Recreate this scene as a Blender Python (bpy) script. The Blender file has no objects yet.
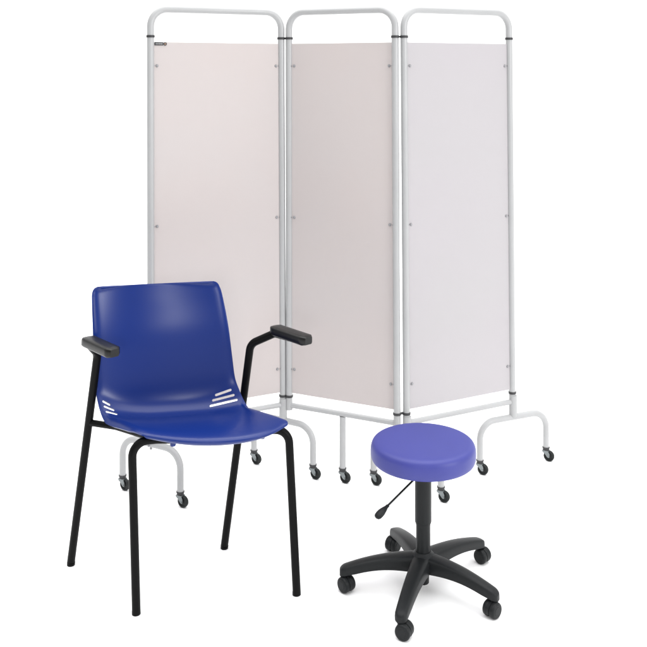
import bpy, bmesh, math
from mathutils import Vector, Matrix
from mathutils.bvhtree import BVHTree

scene = bpy.context.scene
C = scene.collection
R = math.radians

# ------------------------------------------------------------------ camera
cam_data = bpy.data.cameras.new('camera')
cam = bpy.data.objects.new('camera', cam_data)
C.objects.link(cam)
cam.location = (0, 0, 1.5)
cam.rotation_euler = (R(90), 0, 0)
cam_data.sensor_width = 36
cam_data.lens = 920 / 647 * 36
cam_data.shift_y = -(323.5 - 70) / 647
cam_data.clip_end = 200
scene.camera = cam

# ------------------------------------------------------------------ world
world = bpy.data.worlds.new('World')
scene.world = world
world.use_nodes = True
bg = world.node_tree.nodes['Background']
bg.inputs[0].default_value = (1, 1, 1, 1)
bg.inputs[1].default_value = 1.0
# bright studio ceiling and back, dim room behind the photographer
wn = world.node_tree.nodes; wl = world.node_tree.links
wtc = wn.new('ShaderNodeTexCoord')
wdot = wn.new('ShaderNodeVectorMath'); wdot.operation = 'DOT_PRODUCT'
wdot.inputs[1].default_value = (0.0, 0.6, 1.0)
wmap = wn.new('ShaderNodeMapRange')
wmap.inputs['From Min'].default_value = -0.3
wmap.inputs['From Max'].default_value = 0.75
wmap.inputs['To Min'].default_value = 0.16
wmap.inputs['To Max'].default_value = 1.3
wl.new(wtc.outputs['Generated'], wdot.inputs[0])
wl.new(wdot.outputs['Value'], wmap.inputs['Value'])
wl.new(wmap.outputs['Result'], bg.inputs[1])

# ------------------------------------------------------------------ studio lamps
def area(name, loc, target, size, power, col=(1, 1, 1)):
    l = bpy.data.lights.new(name, 'AREA')
    l.shape = 'RECTANGLE'
    l.size, l.size_y = size
    l.energy = power
    l.color = col
    o = bpy.data.objects.new(name, l)
    C.objects.link(o)
    o.location = loc
    o.rotation_euler = (Vector(target) - Vector(loc)).to_track_quat('-Z', 'Y').to_euler()
    return o
area('overhead_softbox', (0.1, 2.4, 4.6), (0.0, 2.8, 0), (5.5, 5.5), 165)
area('key_softbox', (4.2, -0.4, 1.9), (0.0, 3.1, 0.9), (1.6, 1.6), 105)
area('front_softbox', (-0.12, -1.0, 1.45), (-0.45, 2.85, 0.82), (0.40, 0.35), 15)
area('backdrop_fill', (0.0, 6.0, 6.5), (0.0, 10.6, 1.8), (9.0, 2.0), 260)  # added fill, out of view, that lifts the backdrop to plain white

scene.render.engine = 'CYCLES'
scene.view_settings.view_transform = 'Standard'
scene.view_settings.look = 'None'
scene.view_settings.exposure = 0.4
scene.view_settings.gamma = 1

# ------------------------------------------------------------------ materials
def material(name, col, rough=0.5, spec=0.5, metal=0.0, bump=0.0, bscale=400, mottle=0.0, mscale=6, col2=None, weave=False):
    m = bpy.data.materials.new(name)
    m.use_nodes = True
    nt = m.node_tree
    p = nt.nodes['Principled BSDF']
    p.inputs['Base Color'].default_value = (*col, 1)
    p.inputs['Roughness'].default_value = rough
    p.inputs['Specular IOR Level'].default_value = spec
    p.inputs['Metallic'].default_value = metal
    tc = nt.nodes.new('ShaderNodeTexCoord')
    if mottle > 0 or col2:
        n = nt.nodes.new('ShaderNodeTexNoise')
        n.inputs['Scale'].default_value = mscale
        n.inputs['Detail'].default_value = 4
        nt.links.new(tc.outputs['Object'], n.inputs['Vector'])
        mx = nt.nodes.new('ShaderNodeMixRGB')
        c2 = col2 or tuple(c * (1 - mottle) for c in col)
        mx.inputs[1].default_value = (*col, 1)
        mx.inputs[2].default_value = (*c2, 1)
        rmp = nt.nodes.new('ShaderNodeValToRGB')
        rmp.color_ramp.elements[0].position = 0.35
        rmp.color_ramp.elements[1].position = 0.65
        nt.links.new(n.outputs['Fac'], rmp.inputs[0])
        nt.links.new(rmp.outputs[0], mx.inputs[0])
        nt.links.new(mx.outputs[0], p.inputs['Base Color'])
    if bump > 0:
        b = nt.nodes.new('ShaderNodeBump')
        b.inputs['Strength'].default_value = bump
        b.inputs['Distance'].default_value = 0.001
        if weave:
            w1 = nt.nodes.new('ShaderNodeTexWave'); w1.bands_direction = 'X'
            w2 = nt.nodes.new('ShaderNodeTexWave'); w2.bands_direction = 'Z'
            ad = nt.nodes.new('ShaderNodeMath'); ad.operation = 'ADD'
            for w in (w1, w2):
                w.inputs['Scale'].default_value = bscale
                w.inputs['Distortion'].default_value = 0.6
                nt.links.new(tc.outputs['Object'], w.inputs['Vector'])
            nt.links.new(w1.outputs['Fac'], ad.inputs[0]); nt.links.new(w2.outputs['Fac'], ad.inputs[1])
            nt.links.new(ad.outputs[0], b.inputs['Height'])
        else:
            n2 = nt.nodes.new('ShaderNodeTexNoise')
            n2.inputs['Scale'].default_value = bscale
            n2.inputs['Detail'].default_value = 3
            nt.links.new(tc.outputs['Object'], n2.inputs['Vector'])
            nt.links.new(n2.outputs['Fac'], b.inputs['Height'])
        nt.links.new(b.outputs['Normal'], p.inputs['Normal'])
    return m

M = dict(
    floor=material('white_studio_floor', (0.96, 0.96, 0.96), 0.9, 0.0, mottle=0.004, mscale=2),
    tube=material('white_painted_steel', (0.355, 0.358, 0.362), 0.32, 0.45, mottle=0.04, mscale=9, bump=0.05, bscale=300),
    fabric_cool=material('screen_fabric_cool_tint', (0.405, 0.391, 0.401), 0.85, 0.1, col2=(0.408, 0.388, 0.404), mscale=2.2, bump=0.25, bscale=160, weave=True),  # third panel's copy of the screen fabric, tinted slightly darker and cooler
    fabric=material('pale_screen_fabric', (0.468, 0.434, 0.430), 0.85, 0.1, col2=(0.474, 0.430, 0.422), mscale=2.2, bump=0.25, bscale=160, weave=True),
    ring=material('black_ring_plastic', (0.03, 0.03, 0.032), 0.5, 0.4),
    screw=material('dull_screw_steel', (0.24, 0.24, 0.25), 0.4, 0.4),
    zinc=material('zinc_plated_steel', (0.20, 0.22, 0.225), 0.38, 0.5, metal=0.5, mottle=0.2, mscale=60),
    rubber=material('black_wheel_rubber', (0.008, 0.010, 0.010), 0.45, 0.25),
    blue=material('blue_moulded_plastic', (0.0022, 0.0170, 0.135), 0.30, 0.36, bump=0.05, bscale=900),
    black=material('black_powder_coat', (0.003, 0.003, 0.003), 0.42, 0.09, bump=0.1, bscale=700),
    pad=material('black_armrest_plastic', (0.005, 0.005, 0.005), 0.32, 0.26, bump=0.15, bscale=800),
    vinyl=material('violet_blue_vinyl', (0.033, 0.038, 0.215), 0.48, 0.4, bump=0.10, bscale=500, mottle=0.05, mscale=12),
    nylon=material('charcoal_nylon', (0.010, 0.0112, 0.0120), 0.42, 0.17, bump=0.25, bscale=600),
    badge=material('badge_black', (0.02, 0.02, 0.022), 0.4, 0.4),
    badge_pale=material('badge_pale_print', (0.35, 0.35, 0.36), 0.5, 0.3),
    badge_tan=material('badge_tan_print', (0.22, 0.14, 0.10), 0.5, 0.3),
)

# ------------------------------------------------------------------ helpers
def tag(o, label=None, cat=None, group=None, kind=None):
    if label: o['label'] = label
    if cat: o['category'] = cat
    if group: o['group'] = group
    if kind: o['kind'] = kind
    return o

def empty(name, loc, label, cat):
    o = bpy.data.objects.new(name, None)
    C.objects.link(o)
    o.location = loc
    o.empty_display_size = 0.1
    return tag(o, label, cat)

def world_loc(o):
    v = Vector(o.location)
    while o.parent:
        o = o.parent
        v += o.location
    return v

def link(name, bm, mats, parent=None, origin=None, smooth=True, angle=40):
    """bm is in world coordinates; the object sits at origin (world) under parent"""
    if not isinstance(mats, (list, tuple)): mats = [mats]
    if origin is None:
        origin = world_loc(parent) if parent else Vector((0, 0, 0))
    origin = Vector(origin)
    bmesh.ops.recalc_face_normals(bm, faces=bm.faces)
    bmesh.ops.translate(bm, verts=bm.verts, vec=-origin)
    for f in bm.faces: f.smooth = smooth
    if smooth:
        for e in bm.edges:
            if len(e.link_faces) == 2 and e.calc_face_angle(0) > R(angle):
                e.smooth = False
    me = bpy.data.meshes.new(name)
    bm.to_mesh(me); bm.free()
    for m in mats: me.materials.append(m)
    o = bpy.data.objects.new(name, me)
    C.objects.link(o)
    if parent:
        o.parent = parent
        o.location = origin - world_loc(parent)
    else:
        o.location = origin
    return o

def fillet(pts, rads, n=8):
    """polyline with rounded corners; rads for interior points"""
    pts = [Vector(p) for p in pts]
    out = [pts[0]]
    for i in range(1, len(pts) - 1):
        p, r = pts[i], rads[i - 1]
        d0 = (pts[i - 1] - p).normalized(); d1 = (pts[i + 1] - p).normalized()
        ang = d0.angle(d1)
        if r <= 0 or ang > 3.1:
            out.append(p); continue
        t = r / math.tan(ang / 2)
        a = p + d0 * t; b = p + d1 * t
        cdir = (d0 + d1).normalized()
        c = p + cdir * (r / math.sin(ang / 2))
        va, vb = a - c, b - c
        tot = va.angle(vb)
        ax = va.cross(vb).normalized()
        for k in range(n + 1):
            out.append(c + Matrix.Rotation(tot * k / n, 3, ax) @ va)
    out.append(pts[-1])
    return out

def sweep(bm, path, r, seg=20, cap=True, mat=0, flat=None):
    """tube along path; r may be a list; flat=(rx, ry)"""
    n = len(path)
    path = [Vector(p) for p in path]
    t0 = (path[1] - path[0]).normalized()
    up = Vector((0, 0, 1)) if abs(t0.z) < 0.9 else Vector((1, 0, 0))
    nrm = t0.cross(up).normalized()
    rings = []
    prev = t0
    for i, p in enumerate(path):
        if i == 0: t = t0
        elif i == n - 1: t = (path[i] - path[i - 1]).normalized()
        else: t = ((path[i + 1] - p).normalized() + (p - path[i - 1]).normalized()).normalized()
        q = prev.rotation_difference(t)
        nrm = (q @ nrm); nrm = (nrm - t * nrm.dot(t)).normalized()
        b = t.cross(nrm)
        prev = t
        ri = r[i] if isinstance(r, (list, tuple)) else r
        rx, ry = (ri, ri) if not flat else (ri * flat[0], ri * flat[1])
        rings.append([bm.verts.new(p + nrm * (math.cos(2 * math.pi * k / seg) * rx) + b * (math.sin(2 * math.pi * k / seg) * ry)) for k in range(seg)])
    for i in range(n - 1):
        for k in range(seg):
            f = bm.faces.new((rings[i][k], rings[i][(k + 1) % seg], rings[i + 1][(k + 1) % seg], rings[i + 1][k]))
            f.material_index = mat
    if cap:
        for rg in (rings[0][::-1], rings[-1]):
            f = bm.faces.new(rg); f.material_index = mat
    return rings

def lathe(bm, prof, M4=None, seg=48, mat=0):
    """prof [(r,z)], around z then transformed by M4"""
    M4 = M4 or Matrix.Identity(4)
    rings = []
    for (r, z) in prof:
        if r < 1e-6:
            rings.append([bm.verts.new(M4 @ Vector((0, 0, z)))])
        else:
            rings.append([bm.verts.new(M4 @ Vector((r * math.cos(2 * math.pi * k / seg), r * math.sin(2 * math.pi * k / seg), z))) for k in range(seg)])
    for a, b in zip(rings[:-1], rings[1:]):
        for k in range(seg):
            k2 = (k + 1) % seg
            if len(a) == 1 and len(b) == 1: continue
            if len(a) == 1: f = bm.faces.new((a[0], b[k], b[k2]))
            elif len(b) == 1: f = bm.faces.new((a[k], b[0], a[k2]))
            else: f = bm.faces.new((a[k], b[k], b[k2], a[k2]))
            f.material_index = mat
    if len(rings[0]) > 1: bm.faces.new(rings[0][::-1]).material_index = mat
    if len(rings[-1]) > 1: bm.faces.new(rings[-1]).material_index = mat

def frame(origin, z, x=None):
    z = Vector(z).normalized()
    x = Vector(x) if x is not None else (Vector((1, 0, 0)) if abs(z.x) < 0.9 else Vector((0, 1, 0)))
    x = (x - z * x.dot(z)).normalized()
    y = z.cross(x)
    m = Matrix((x, y, z)).transposed().to_4x4()
    m.translation = Vector(origin)
    return m

def rbox(bm, M4, size, bev=0.002, mat=0, seg=3):
    r = bmesh.ops.create_cube(bm, size=1.0)
    vs = r['verts']
    for v in vs: v.co = Vector((v.co.x * size[0], v.co.y * size[1], v.co.z * size[2]))
    es = list({e for v in vs for e in v.link_edges})
    if bev > 0:
        rb = bmesh.ops.bevel(bm, geom=es, offset=bev, segments=seg, profile=0.5, affect='EDGES')
        vs = list({v for v in rb['verts']} | {v for v in vs if v.is_valid})
    fs = {f for v in vs for f in v.link_faces}
    for f in fs: f.material_index = mat
    vv = {v for f in fs for v in f.verts}
    for v in vv: v.co = M4 @ v.co

# ------------------------------------------------------------------ studio sweep: white floor running up into the backdrop
bm = bmesh.new()
prof = [(-0.2, 0.0)]
prof += [(y, 0.0) for y in (1, 2, 4, 6, 8)]
rad = 3.0
for k in range(1, 17):
    a = math.pi / 2 * k / 16
    prof.append((8 + rad * math.sin(a), rad - rad * math.cos(a)))
prof.append((11.0, 9.0))
cols = []
for x in (-12, -6, 0, 6, 12):
    cols.append([bm.verts.new((x, y, z)) for (y, z) in prof])
for a, b in zip(cols[:-1], cols[1:]):
    for i in range(len(prof) - 1):
        bm.faces.new((a[i], b[i], b[i + 1], a[i + 1]))
fl = link('floor', bm, M['floor'])
tag(fl, 'seamless white studio floor curving up into a white backdrop', kind='structure')

# ================================================================== FOLDING SCREEN
P1L = (Vector((-0.6046, 3.2243, 0)), Vector((-0.6063, 3.2243, 0)))
P1R = (Vector((-0.1504, 3.4414, 0)), Vector((-0.159, 3.4414, 0)))
P2L = (Vector((-0.1278, 3.4371, 0)), Vector((-0.1289, 3.4371, 0)))
P2R = (Vector((0.2621, 3.2586, 0)), Vector((0.2532, 3.2586, 0)))
P3L = (Vector((0.2961, 3.2624, 0)), Vector((0.2848, 3.2624, 0)))
P3R = (Vector((0.7155, 3.4734, 0)), Vector((0.6992, 3.4734, 0)))
TOP = 1.715
def on_post(P, z):
    t = z / TOP
    v = P[0].lerp(P[1], t)
    return Vector((v.x, v.y, z))

screen = empty('folding_screen', (0.05, 3.35, 0), 'white three panel folding medical screen on black castors behind the chair and stool', 'privacy screen')
TR = 0.0125
FOOT_Z = 0.190

def build_panel(PL, PR, zl, zr, badge=False, cloth='fabric'):
    dr = (PR[0] - PL[0]).normalized()
    nrm = Vector((dr.y, -dr.x, 0))                      # towards the viewer
    if nrm.y > 0: nrm = -nrm
    bm = bmesh.new()
    path = fillet([on_post(PL, zl), on_post(PL, TOP), on_post(PR, TOP), on_post(PR, zr)], [0.062, 0.062], 10)
    sweep(bm, path, TR, 24)
    mid = (PL[0] + PR[0]) / 2
    fr = link('panel_frame', bm, M['tube'], screen, origin=mid)
    # bottom rail
    bm = bmesh.new()
    a, b = on_post(PL, 0.249), on_post(PR, 0.249)
    sweep(bm, [a + dr * (TR * 0.6), b - dr * (TR * 0.6)], 0.0098, 20, cap=False)
    link('bottom_rail', bm, M['tube'], fr)
    # fabric: a thin sheet stretched between the posts with turned edges
    bm = bmesh.new()
    nx, nz = 24, 60
    th = 0.003
    for side in (1, -1):
        grid = []
        for i in range(nx + 1):
            row = []
            for j in range(nz + 1):
                z = 0.296 + (1.598 - 0.296) * j / nz
                A_, B_ = on_post(PL, z) + dr * (TR * 0.8), on_post(PR, z) - dr * (TR * 0.8)
                s = i / nx
                p = A_.lerp(B_, s)
                # faint slackness between the fixings
                wob = 0.0016 * math.sin(s * math.pi) * math.sin(z * 5.5 + s * 2.0)
                row.append(bm.verts.new(p + nrm * (wob + side * th / 2)))
            grid.append(row)
        for i in range(nx):
            for j in range(nz):
                q = (grid[i][j], grid[i + 1][j], grid[i + 1][j + 1], grid[i][j + 1])
                bm.faces.new(q if side == 1 else q[::-1])
        if side == 1: g1 = grid
    for (ga, gb) in [([r_[0] for r_ in g1], [r_[0] for r_ in grid]), ([r_[-1] for r_ in g1], [r_[-1] for r_ in grid]), (g1[0], grid[0]), (g1[-1], grid[-1])]:
        for k in range(len(ga) - 1):
            bm.faces.new((ga[k], ga[k + 1], gb[k + 1], gb[k]))
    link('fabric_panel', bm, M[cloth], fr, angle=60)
    # hem line along the top and bottom
    # fixing screws
    for P, s in ((PL, 1), (PR, -1)):
        for z in (1.515, 0.951, 0.385):
            p = on_post(P, z) + dr * (s * 0.0225) + nrm * 0.001
            bm = bmesh.new()
            lathe(bm, [(0.0052, 0.0), (0.0052, 0.0022), (0.0035, 0.0042), (0.0, 0.0048)], frame(p, nrm), 16)
            lathe(bm, [(0.0026, 0.0), (0.0026, 0.003)], frame(on_post(P, z) + dr * (s * TR * 0.8) + nrm * 0.004, dr * s), 10)
            link('screw', bm, M['screw'], fr)
    for P in (PL, PR):
        for z in (1.618, 0.283):
            bm = bmesh.new()
            q = on_post(P, z)
            lathe(bm, [(TR - 0.001, -0.0042), (TR + 0.0017, -0.0042), (TR + 0.0022, -0.003), (TR + 0.0022, 0.003), (TR + 0.0017, 0.0042), (TR - 0.001, 0.0042)], frame(q, (0, 0, 1)), 28)
            link('ring_band', bm, M['ring'], fr)
    if badge:
        p = on_post(PL, 1.5925) + dr * (TR + 0.0165) + nrm * 0.0028
        m4 = Matrix((dr, Vector((0, 0, 1)), nrm)).transposed().to_4x4(); m4.translation = p
        bm = bmesh.new()
        rbox(bm, m4, (0.031, 0.0115, 0.0016), 0.0006)
        for k in range(6):
            w = 0.0028
            rbox(bm, m4 @ Matrix.Translation((-0.0105 + k * 0.0042, -0.0006, 0.0009)), (w, 0.0034 if k % 2 else 0.0028, 0.0006), 0.0, mat=1)
        lathe(bm, [(0.0062, 0.0), (0.0062, 0.0022), (0.0, 0.0022)], m4 @ Matrix.Translation((0.0225, -0.0005, -0.0008)), 20, mat=0)
        lathe(bm, [(0.0034, 0.0022), (0.0034, 0.0028), (0.0, 0.0028)], m4 @ Matrix.Translation((0.0225, -0.0005, -0.0008)), 16, mat=2)
        link('maker_badge', bm, [M['badge'], M['badge_pale'], M['badge_tan']], fr)
    return fr

f1 = build_panel(P1L, P1R, FOOT_Z, FOOT_Z, badge=True)
f2 = build_panel(P2L, P2R, 0.232, 0.232)
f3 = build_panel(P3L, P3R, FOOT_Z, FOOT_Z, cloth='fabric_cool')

# hinge links between neighbouring posts
for A_, B_ in ((P1R, P2L), (P2R, P3L)):
    for z in (1.618, 0.283):
        a, b = on_post(A_, z), on_post(B_, z)
        d = (b - a).normalized()
        bm = bmesh.new()
        L = (b - a).length
        rbox(bm, frame((a + b) / 2 + Vector((0, 0.002, 0)), (0, 0, 1), d), (max(L - 2 * TR, 0.004) + 0.004, 0.009, 0.006), 0.001)
        link('hinge_link', bm, M['ring'], screen)

SW = Vector((0.87, -0.49, 0)).normalized()             # swivel direction of the castors
def caster(p, parent, sw=SW):
    """p = foot of the leg axis on the floor"""
    ax = Vector((-sw.y, sw.x, 0))
    wc = p + sw * 0.0115 + Vector((0, 0, 0.0206))
    bm = bmesh.new()
    lathe(bm, [(0.0, 0.0405), (0.0085, 0.0405), (0.0125, 0.043), (0.0118, 0.0465), (0.0142, 0.0490), (0.0142, 0.0535), (0.0, 0.0535)], frame(p, (0, 0, 1)), 24)
    link('castor_socket', bm, M['ring'], parent)
    bm = bmesh.new()
    for s in (-1, 1):
        # cheek plates
        pts = []
        for (t, z) in [(-0.0125, 0.0405), (0.0105, 0.0405), (0.0160, 0.030), (0.0160, 0.0185), (0.0115, 0.0155), (0.0060, 0.0190), (-0.002, 0.029), (-0.0115, 0.035)]:
            pts.append((t, z))
        for off in (0,):
            lo = [bm.verts.new(p + sw * t + Vector((0, 0, z)) + ax * (s * 0.0088)) for t, z in pts]
            hi = [bm.verts.new(p + sw * t + Vector((0, 0, z)) + ax * (s * 0.0102)) for t, z in pts]
            bm.faces.new(lo); bm.faces.new(hi[::-1])
            for k in range(len(pts)):
                k2 = (k + 1) % len(pts)
                bm.faces.new((lo[k], lo[k2], hi[k2], hi[k]))
    rbox(bm, frame(p + Vector((0, 0, 0.0405)), (0, 0, 1), sw), (0.025, 0.0204, 0.0018), 0.0004)
    lathe(bm, [(0.0028, -0.0122), (0.0028, 0.0122)], frame(wc, ax), 12)
    link('castor_fork', bm, M['zinc'], parent, smooth=False)
    bm = bmesh.new()
    r = 0.0206
    prof = [(0.0, -0.0055), (0.006, -0.0055), (0.0065, -0.0045), (0.0125, -0.0042), (0.0135, -0.0062), (r - 0.0028, -0.0068), (r - 0.0006, -0.0048), (r, -0.002),
            (r, 0.002), (r - 0.0006, 0.0048), (r - 0.0028, 0.0068), (0.0135, 0.0062), (0.0125, 0.0042), (0.0065, 0.0045), (0.006, 0.0055), (0.0, 0.0055)]
    lathe(bm, prof, frame(wc, ax), 32)
    link('castor_wheel', bm, M['rubber'], parent)

def floor_pt(x, y): return Vector((x, y, 0))
# the four arched feet (leg a, leg b, the post that lands on them)
feet = [((-0.718, 3.2896), (-0.4918, 3.1615), P1L),
        ((-0.2649, 3.507), (-0.0386, 3.3782), P1R),
        ((0.1813, 3.3293), (0.4085, 3.1981), P3L),
        ((0.5811, 3.4158), (0.8547, 3.5339), P3R)]
for a, b, P in feet:
    a, b = floor_pt(*a), floor_pt(*b)
    d = (b - a).normalized()
    zf = FOOT_Z
    bm = bmesh.new()
    up = Vector((0, 0, zf)); low = Vector((0, 0, 0.050))
    sweep(bm, fillet([a + low, a + up, b + up, b + low], [0.062, 0.062], 10), 0.0118, 24)
    ft = link('arched_foot', bm, M['tube'], screen, origin=(a + b) / 2)
    # socket that takes the post, with its bolt
    bm = bmesh.new()
    q = on_post(P, 0)
    lathe(bm, [(TR + 0.0005, 0.192), (TR + 0.0028, 0.194), (TR + 0.0028, 0.272), (TR + 0.0005, 0.2735)], frame(q, (0, 0, 1)), 28)
    link('post_sleeve', bm, M['tube'], ft)
    caster(a, ft); caster(b, ft)
    if P is not P1L: continue
    n = Vector((d.y, -d.x, 0))
    if n.y > 0: n = -n
    bm = bmesh.new()
    base = Vector((q.x, q.y, zf - 0.003))
    lathe(bm, [(0.0035, 0.010), (0.0035, 0.0145), (0.0, 0.0155)], frame(base, n), 12)
    lathe(bm, [(0.0042, 0.009), (0.0042, 0.0165), (0.0, 0.0175)], frame(base, (0, 0, -1)), 6)
    link('bolt', bm, M['screw'], ft)
# straight middle leg under the centre rail
t = 0.506
m = P2L[0].lerp(P2R[0], t)
bm = bmesh.new()
sweep(bm, [m + Vector((0, 0, 0.240)), m + Vector((0, 0, 0.050))], 0.0115, 24)
ml = link('middle_leg', bm, M['tube'], screen, origin=m)
caster(m, ml)

# ================================================================== BLUE ARMCHAIR
CA = Vector((0.978, 0.209, 0)).normalized()
CB = Vector((0.689, -0.7247, 0)).normalized()
CO = Vector((-0.5385, 2.8375, 0))
def cf(a, b, z): return CO + CA * a + CB * b + Vector((0, 0, z))
chair = empty('armchair', tuple(cf(0, 0.17, 0)), 'blue moulded plastic armchair with black tubular legs and two black armrests', 'chair')

# shell rows: (edge half width, edge b, edge z, centre b, centre z)
rows = [(0.1900, 0.342, 0.482, 0.398, 0.464),
        (0.2000, 0.347, 0.488, 0.408, 0.474),
        (0.2085, 0.332, 0.494, 0.387, 0.481),
        (0.2130, 0.295, 0.499, 0.330, 0.484),
        (0.2120, 0.225, 0.497, 0.245, 0.479),
        (0.2115, 0.160, 0.494, 0.165, 0.469),
        (0.2115, 0.133, 0.506, 0.122, 0.466),
        (0.2095, 0.112, 0.533, 0.089, 0.479),
        (0.2077, 0.098, 0.566, 0.069, 0.516),
        (0.2055, 0.088, 0.628, 0.056, 0.605),
        (0.2015, 0.0745, 0.721, 0.0425, 0.705),
        (0.1955, 0.0567, 0.804, 0.0180, 0.795),
        (0.1915, 0.0500, 0.829, 0.0090, 0.827),
        (0.1850, 0.0485, 0.842, 0.0060, 0.837),
        (0.1740, 0.0478, 0.8475, 0.0050, 0.8415)]
def catmull(pts, sub):
    out = []
    n = len(pts)
    for i in range(n - 1):
        p0, p1, p2, p3 = pts[max(i - 1, 0)], pts[i], pts[i + 1], pts[min(i + 2, n - 1)]
        for k in range(sub):
            t = k / sub
            out.append(tuple(0.5 * (2 * b + (c - a) * t + (2 * a - 5 * b + 4 * c - d) * t * t + (3 * b - a - 3 * c + d) * t ** 3) for a, b, c, d in zip(p0, p1, p2, p3)))
    out.append(tuple(pts[-1]))
    return out
dense = catmull(rows, 6)
NS = 48
bm = bmesh.new()
grid = []
for (w, eb, ez, cb, cz) in dense:
    row = []
    seatness = max(0.0, min(1.0, (eb - 0.115) / 0.05))
    wing = max(0.0, min(1.0, (0.33 - eb) / 0.12))
    backness = 1 - max(0.0, min(1.0, (eb - 0.10) / 0.05))
    seatness *= max(0.0, min(1.0, (0.352 - eb) / 0.06))
    for i in range(NS + 1):
        s = -1 + 2 * i / NS
        k = abs(s)
        f = k ** 2.0
        b = cb + (eb - cb) * f
        z = cz + (ez - cz) * k ** 2.6
        # rolled side lip on the seat, slight turned rim on the back
        lip = max(0.0, (k - 0.89) / 0.11) ** 2
        z -= (0.010 + 0.012 * wing) * lip * seatness
        b -= 0.006 * lip * backness
        row.append(bm.verts.new(cf(w * s, b, z)))
    grid.append(row)
for a, b in zip(grid[:-1], grid[1:]):
    for i in range(NS):
        bm.faces.new((a[i], a[i + 1], b[i + 1], b[i]))
shell = link('seat_shell', bm, M['blue'], chair, angle=180)
shell_origin = world_loc(shell)
# vent slots: capsule cutters, centre (a, b, z) on the shell, direction across the slot
def bake(o):
    dg = bpy.context.evaluated_depsgraph_get()
    me = bpy.data.meshes.new_from_object(o.evaluated_get(dg))
    o.modifiers.clear()
    old = o.data
    o.data = me
    bpy.data.meshes.remove(old)
me = shell.data
bvh = BVHTree.FromPolygons([v.co.copy() + shell_origin for v in me.vertices], [tuple(p.vertices) for p in me.polygons])
# both ends of each slot, (across, forward, up) in the chair's own frame
SLOTS = [((-0.1916, 0.1104, 0.5208), (-0.1739, 0.1096, 0.5104)),
         ((-0.1922, 0.1201, 0.5087), (-0.1677, 0.1199, 0.497)),
         ((-0.1937, 0.1345, 0.4974), (-0.1665, 0.1344, 0.4884)),
         ((0.1476, 0.0977, 0.5117), (0.1871, 0.1051, 0.5259)),
         ((0.135, 0.1035, 0.4981), (0.1898, 0.1155, 0.5126)),
         ((0.1212, 0.1139, 0.4855), (0.1916, 0.1273, 0.5015))]
cb_ = bmesh.new()
for (e0, e1) in SLOTS:
    p0, p1 = cf(*e0), cf(*e1)
    mid = (p0 + p1) / 2
    d = (p1 - p0)
    L = d.length
    d.normalize()
    n = CB * 0.85 + Vector((0, 0, 0.5))
    n = (n - d * n.dot(d)).normalized()
    y = n.cross(d)
    hw = 0.0035
    lo, hi = [], []
    for k in range(9):
        t = -math.pi / 2 + math.pi * k / 8
        lo.append(d * (L / 2 + math.cos(t) * hw) + y * (math.sin(t) * hw))
    for k in range(9):
        t = math.pi / 2 + math.pi * k / 8
        lo.append(d * (-L / 2 + math.cos(t) * hw) + y * (math.sin(t) * hw))
    A0 = [cb_.verts.new(mid + q - n * 0.03 - shell_origin) for q in lo]
    A1 = [cb_.verts.new(mid + q + n * 0.03 - shell_origin) for q in lo]
    cb_.faces.new(A0[::-1]); cb_.faces.new(A1)
    for k in range(len(lo)):
        k2 = (k + 1) % len(lo)
        cb_.faces.new((A0[k], A0[k2], A1[k2], A1[k]))
bmesh.ops.recalc_face_normals(cb_, faces=cb_.faces)
cme = bpy.data.meshes.new('slot_cutter'); cb_.to_mesh(cme); cb_.free()
cut = bpy.data.objects.new('slot_cutter', cme); C.objects.link(cut)
cut.location = shell_origin
sm = shell.modifiers.new('thickness', 'SOLIDIFY'); sm.thickness = 0.0055; sm.offset = 0
bv = shell.modifiers.new('rim', 'BEVEL'); bv.width = 0.0016; bv.segments = 2; bv.limit_method = 'ANGLE'; bv.angle_limit = R(50)
bo = shell.modifiers.new('slots', 'BOOLEAN'); bo.object = cut; bo.operation = 'DIFFERENCE'; bo.solver = 'EXACT'
bpy.context.view_layer.update()
bake(shell)
bpy.data.objects.remove(cut); bpy.data.meshes.remove(cme)
sb = bmesh.new(); sb.from_mesh(shell.data)
for f in sb.faces: f.smooth = True
for e in sb.edges:
    e.smooth = not (len(e.link_faces) == 2 and e.calc_face_angle(0) > R(38))
sb.to_mesh(shell.data); sb.free()

LR = 0.0118
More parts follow.
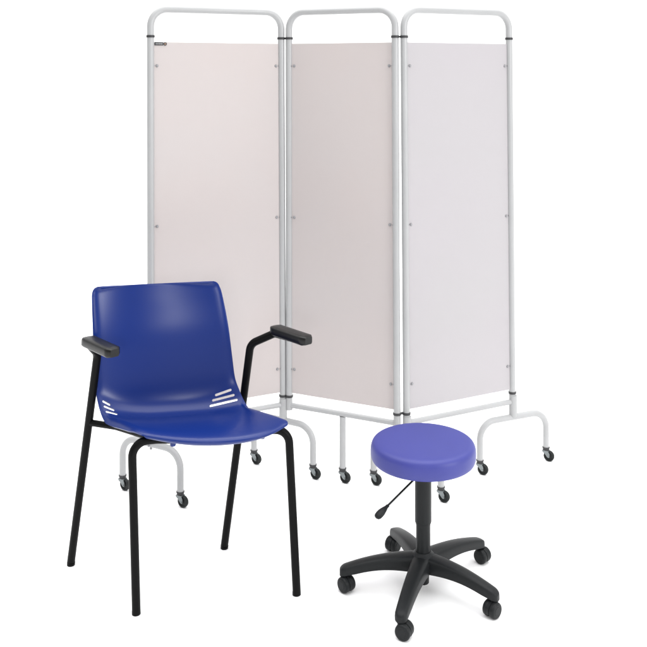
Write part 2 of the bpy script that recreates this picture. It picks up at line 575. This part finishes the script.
# front legs: floor -> up -> bent inwards under the seat
for s in (-1, 1):
    bm = bmesh.new()
    path = fillet([cf(s * 0.2247, 0.3516, 0.006), cf(s * 0.221, 0.322, 0.466), cf(s * 0.150, 0.318, 0.466), cf(s * 0.002, 0.318, 0.455)], [0.042, 0.10], 10)
    sweep(bm, path, LR, 22)
    lg = link('front_leg', bm, M['black'], chair, origin=cf(s * 0.2247, 0.3516, 0))
    bm = bmesh.new()
    a, b = cf(s * 0.2247, 0.3516, 0.0), cf(s * 0.22458, 0.3509, 0.010)
    sweep(bm, [a, a + (b - a) * 0.08, b], [LR - 0.0010, LR + 0.0002, LR + 0.0002], 22)
    link('foot_cap', bm, M['black'], lg)
    # rear leg runs up past the seat, cranks outwards and forwards to carry the armrest
    bm = bmesh.new()
    path = fillet([cf(s * 0.2325, 0.0, 0.006), cf(s * 0.2246, 0.1425, 0.672), cf(s * 0.270, 0.186, 0.7105), cf(s * 0.272, 0.250, 0.7115)], [0.040, 0.03], 10)
    sweep(bm, path, LR, 22)
    rl = link('rear_leg', bm, M['black'], chair, origin=cf(s * 0.2325, 0, 0))
    bm = bmesh.new()
    a, b = cf(s * 0.2325, 0.0, 0.0), cf(s * 0.23238, 0.0021, 0.010)
    sweep(bm, [a, a + (b - a) * 0.08, b], [LR - 0.0010, LR + 0.0002, LR + 0.0002], 22)
    link('foot_cap', bm, M['black'], rl)
    # side rail under the seat
    bm = bmesh.new()
    sweep(bm, fillet([cf(s * 0.2250, 0.0985, 0.458), cf(s * 0.180, 0.158, 0.459), cf(s * 0.150, 0.318, 0.466)], [0.03], 6), 0.0095, 18)
    link('side_rail', bm, M['black'], chair)
    # armrest pad
    bm = bmesh.new()
    c0 = cf(s * 0.2725, 0.176, 0.721); c1 = cf(s * 0.2725, 0.333, 0.7185)
    fw = (c1 - c0).normalized(); sd = Vector((-fw.y, fw.x, 0)).normalized(); up = fw.cross(sd)
    if up.z < 0: up = -up
    n = 14
    Lp = (c1 - c0).length
    rings = []
    for i in range(n + 1):
        t = i / n
        # taper and rounding at both ends
        e = min(t, 1 - t) * Lp
        rr = 0.012
        w = 0.0225
        if e < rr: w = 0.0225 - rr * (1 - math.sqrt(max(0, 1 - (1 - e / rr) ** 2))) * 0.75
        hgt = 0.0125
        if e < 0.004: hgt = 0.0125 - 0.002 * (1 - e / 0.004)
        p = c0.lerp(c1, t)
        cs = []
        for (x, y) in [(-1, -0.55), (-0.8, -1), (0.8, -1), (1, -0.55), (0.97, 0.62), (0.93, 0.86), (0.82, 1), (0.3, 1.03), (-0.3, 1.03), (-0.82, 1), (-0.93, 0.86), (-0.97, 0.62)]:
            cs.append(bm.verts.new(p + sd * (x * w) + up * (y * hgt)))
        rings.append(cs)
    for r0, r1 in zip(rings[:-1], rings[1:]):
        for k in range(12):
            bm.faces.new((r0[k], r0[(k + 1) % 12], r1[(k + 1) % 12], r1[k]))
    bm.faces.new(rings[0][::-1]); bm.faces.new(rings[-1])
    link('armrest', bm, M['pad'], chair, angle=50)
# small fixing lugs under the seat
for (a, b) in ((-0.125, 0.352), (0.125, 0.352)):
    bm = bmesh.new()
    lathe(bm, [(0.007, 0.456), (0.0085, 0.459), (0.0085, 0.476)], frame(cf(a, b, 0), (0, 0, 1)), 18)
    link('seat_lug', bm, M['blue'], chair)

# ================================================================== SWIVEL STOOL
SX, SY = 0.2875, 2.654
S0 = Vector((SX, SY, 0))
stool = empty('swivel_stool', tuple(S0), 'round violet blue padded stool on a black five star castor base with height lever', 'stool')
up4 = frame(S0, (0, 0, 1))
bm = bmesh.new()
prof = [(0.0, 0.374), (0.125, 0.374), (0.140, 0.3745), (0.1465, 0.378), (0.1500, 0.386), (0.1512, 0.397), (0.1508, 0.409), (0.1492, 0.418), (0.1450, 0.4255), (0.1380, 0.4295), (0.128, 0.4312), (0.110, 0.4322), (0.07, 0.4330), (0.03, 0.4332), (0.0, 0.4332)]
pr = catmull(prof, 4)
lathe(bm, [(max(r, 0), z) for r, z in pr], up4, 96)
link('seat_cushion', bm, M['vinyl'], stool, origin=S0 + Vector((0, 0, 0.37)), angle=70)
bm = bmesh.new()
lathe(bm, [(0.0, 0.366), (0.112, 0.366), (0.114, 0.369), (0.114, 0.375), (0.0, 0.375)], up4, 64)
rbox(bm, frame(S0 + Vector((0, 0, 0.356)), (0, 0, 1), (0.7, 0.7, 0)), (0.13, 0.09, 0.022), 0.003)
link('seat_plate', bm, M['nylon'], stool)
bm = bmesh.new()
lathe(bm, [(0.0, 0.345), (0.0238, 0.345), (0.0238, 0.200), (0.0232, 0.1965), (0.0212, 0.195), (0.0212, 0.190), (0.0, 0.190)], up4, 40)
link('column_cover', bm, M['nylon'], stool, origin=S0 + Vector((0, 0, 0.19)))
bm = bmesh.new()
lathe(bm, [(0.0, 0.197), (0.0205, 0.197), (0.0205, 0.100), (0.0, 0.100)], up4, 40)
link('column', bm, M['nylon'], stool, origin=S0 + Vector((0, 0, 0.1)))
# lever
L0 = S0 + Vector((-0.004, -0.02, 0.352)); L1 = Vector((0.151, 2.526, 0.2785))
ld = (L1 - L0).normalized()
bm = bmesh.new()
sweep(bm, [L0, L1 - ld * 0.036], 0.0030, 12)
lever = link('height_lever', bm, M['nylon'], stool, origin=L0)
bm = bmesh.new()
hs = [0.0, 0.001, 0.008, 0.010, 0.018, 0.027, 0.036, 0.043, 0.047, 0.049]
hw = [0.0032, 0.0056, 0.0060, 0.0068, 0.0098, 0.0122, 0.0128, 0.0118, 0.0090, 0.0045]
st = L1 - ld * 0.040
bend = Vector((0, 0, -0.004))
path = [st + ld * h + bend * (h / 0.06) ** 2 for h in hs]
sweep(bm, path, hw, 20, flat=(1.0, 0.62))
link('lever_handle', bm, M['nylon'], lever, angle=70)

# five star base
bm = bmesh.new()
lathe(bm, [(0.0, 0.060), (0.030, 0.060), (0.036, 0.064), (0.040, 0.075), (0.040, 0.094), (0.036, 0.103), (0.028, 0.108), (0.024, 0.112), (0.0225, 0.114), (0.0, 0.114)], up4, 48)
lathe(bm, [(0.0, 0.022), (0.0155, 0.022), (0.0170, 0.024), (0.0170, 0.062), (0.0, 0.062)], up4, 28)
base = link('star_base', bm, M['nylon'], stool, origin=S0)
arms = [(179.5, 40, 1), (249.5, 62, -1), (326.0, -48, -1), (39.5, 45, 1), (106.0, -40, -1)]
RL = [0.228, 0.236, 0.220, 0.246, 0.232]
for (deg, axd, sg), rl in zip(arms, RL):
    dd = Vector((math.cos(R(deg)), math.sin(R(deg)), 0))
    ss = Vector((-dd.y, dd.x, 0))
    bm = bmesh.new()
    N = 30
    rings = []
    for i in range(N + 1):
        t = 1 - (1 - i / N) ** 1.7
        r = 0.020 + (rl + 0.013 - 0.020) * t
        ztop = 0.108 - 0.012 * t - 0.030 * t ** 2.4
        zbot = 0.064 + 0.006 * math.sin(math.pi * min(t, 0.8) / 0.8) - 0.020 * t ** 3
        w = 0.0290 - 0.012 * t ** 0.8
        e = (1 - t) * (rl - 0.007)
        rr = 0.016
        if e < rr:
            q = math.sqrt(max(0.0, 1 - (1 - e / rr) ** 2))
            w = w * (0.25 + 0.75 * q)
            ztop -= 0.007 * (1 - q)
        h = ztop - zbot
        cs = []
        for (x, y) in [(-0.98, 0.0), (-0.86, -0.0), (0.86, 0.0), (0.98, 0.0), (1.0, 0.35), (0.95, 0.66), (0.87, 0.84), (0.76, 0.92), (0.42, 0.965), (0.0, 0.99), (-0.42, 0.965), (-0.76, 0.92), (-0.87, 0.84), (-0.95, 0.66), (-1.0, 0.35)]:
            cs.append(bm.verts.new(S0 + dd * r + ss * (x * w) + Vector((0, 0, zbot + y * h))))
        rings.append(cs)
    K = len(rings[0])
    for r0, r1 in zip(rings[:-1], rings[1:]):
        for k in range(K):
            bm.faces.new((r0[k], r0[(k + 1) % K], r1[(k + 1) % K], r1[k]))
    bm.faces.new(rings[0][::-1]); bm.faces.new(rings[-1])
    bl = link('base_leg', bm, M['nylon'], stool, origin=S0 + dd * 0.03, angle=55)
    # twin wheel castor
    stem = S0 + dd * rl
    ax = Vector((math.cos(R(axd)), math.sin(R(axd)), 0))
    fwd = Vector((ax.y, -ax.x, 0)) * sg                 # the way the wheels trail
    if deg in (249.5, 326.0, 179.5) and fwd.y > 0: fwd = -fwd
    if deg in (39.5, 106.0) and fwd.y < 0: fwd = -fwd
    if deg in (39.5, 106.0): fwd = -fwd
    wr = 0.0218
    wc = stem + fwd * 0.010 + Vector((0, 0, wr))
    bm = bmesh.new()
    lathe(bm, [(0.0, 0.034), (0.0085, 0.034), (0.0115, 0.040), (0.0125, 0.046), (0.0125, 0.056), (0.0, 0.056)], frame(stem, (0, 0, 1)), 24)
    # hood over the wheels
    rings = []
    for k in range(15):
        t = R(-25 + 230 * k / 14)
        rad_ = wr + 0.0005
        cdir = fwd * -math.cos(t) + Vector((0, 0, math.sin(t)))
        rings.append((wc + cdir * rad_, wc + cdir * (rad_ - 0.008)))
    prev = None
    for (o_, i_) in rings:
        q = [bm.verts.new(o_ + ax * 0.0042), bm.verts.new(o_ - ax * 0.0042), bm.verts.new(i_ - ax * 0.0042), bm.verts.new(i_ + ax * 0.0042)]
        if prev:
            for k in range(4): bm.faces.new((prev[k], prev[(k + 1) % 4], q[(k + 1) % 4], q[k]))
        else: bm.faces.new(q[::-1])
        prev = q
    bm.faces.new(prev)
    link('castor_hood', bm, M['nylon'], bl)
    for s in (-1, 1):
        bm = bmesh.new()
        lathe(bm, [(0.0, 0.0), (wr - 0.002, 0.0), (wr - 0.0004, 0.0015), (wr, 0.004), (wr, 0.0105), (wr - 0.001, 0.0135), (wr - 0.0035, 0.0155), (0.0165, 0.0162), (0.012, 0.0160), (0.0115, 0.0168), (0.0, 0.0172)],
              frame(wc + ax * (s * 0.0034), ax * s), 32)
        link('castor_wheel', bm, M['nylon'], bl, angle=50)
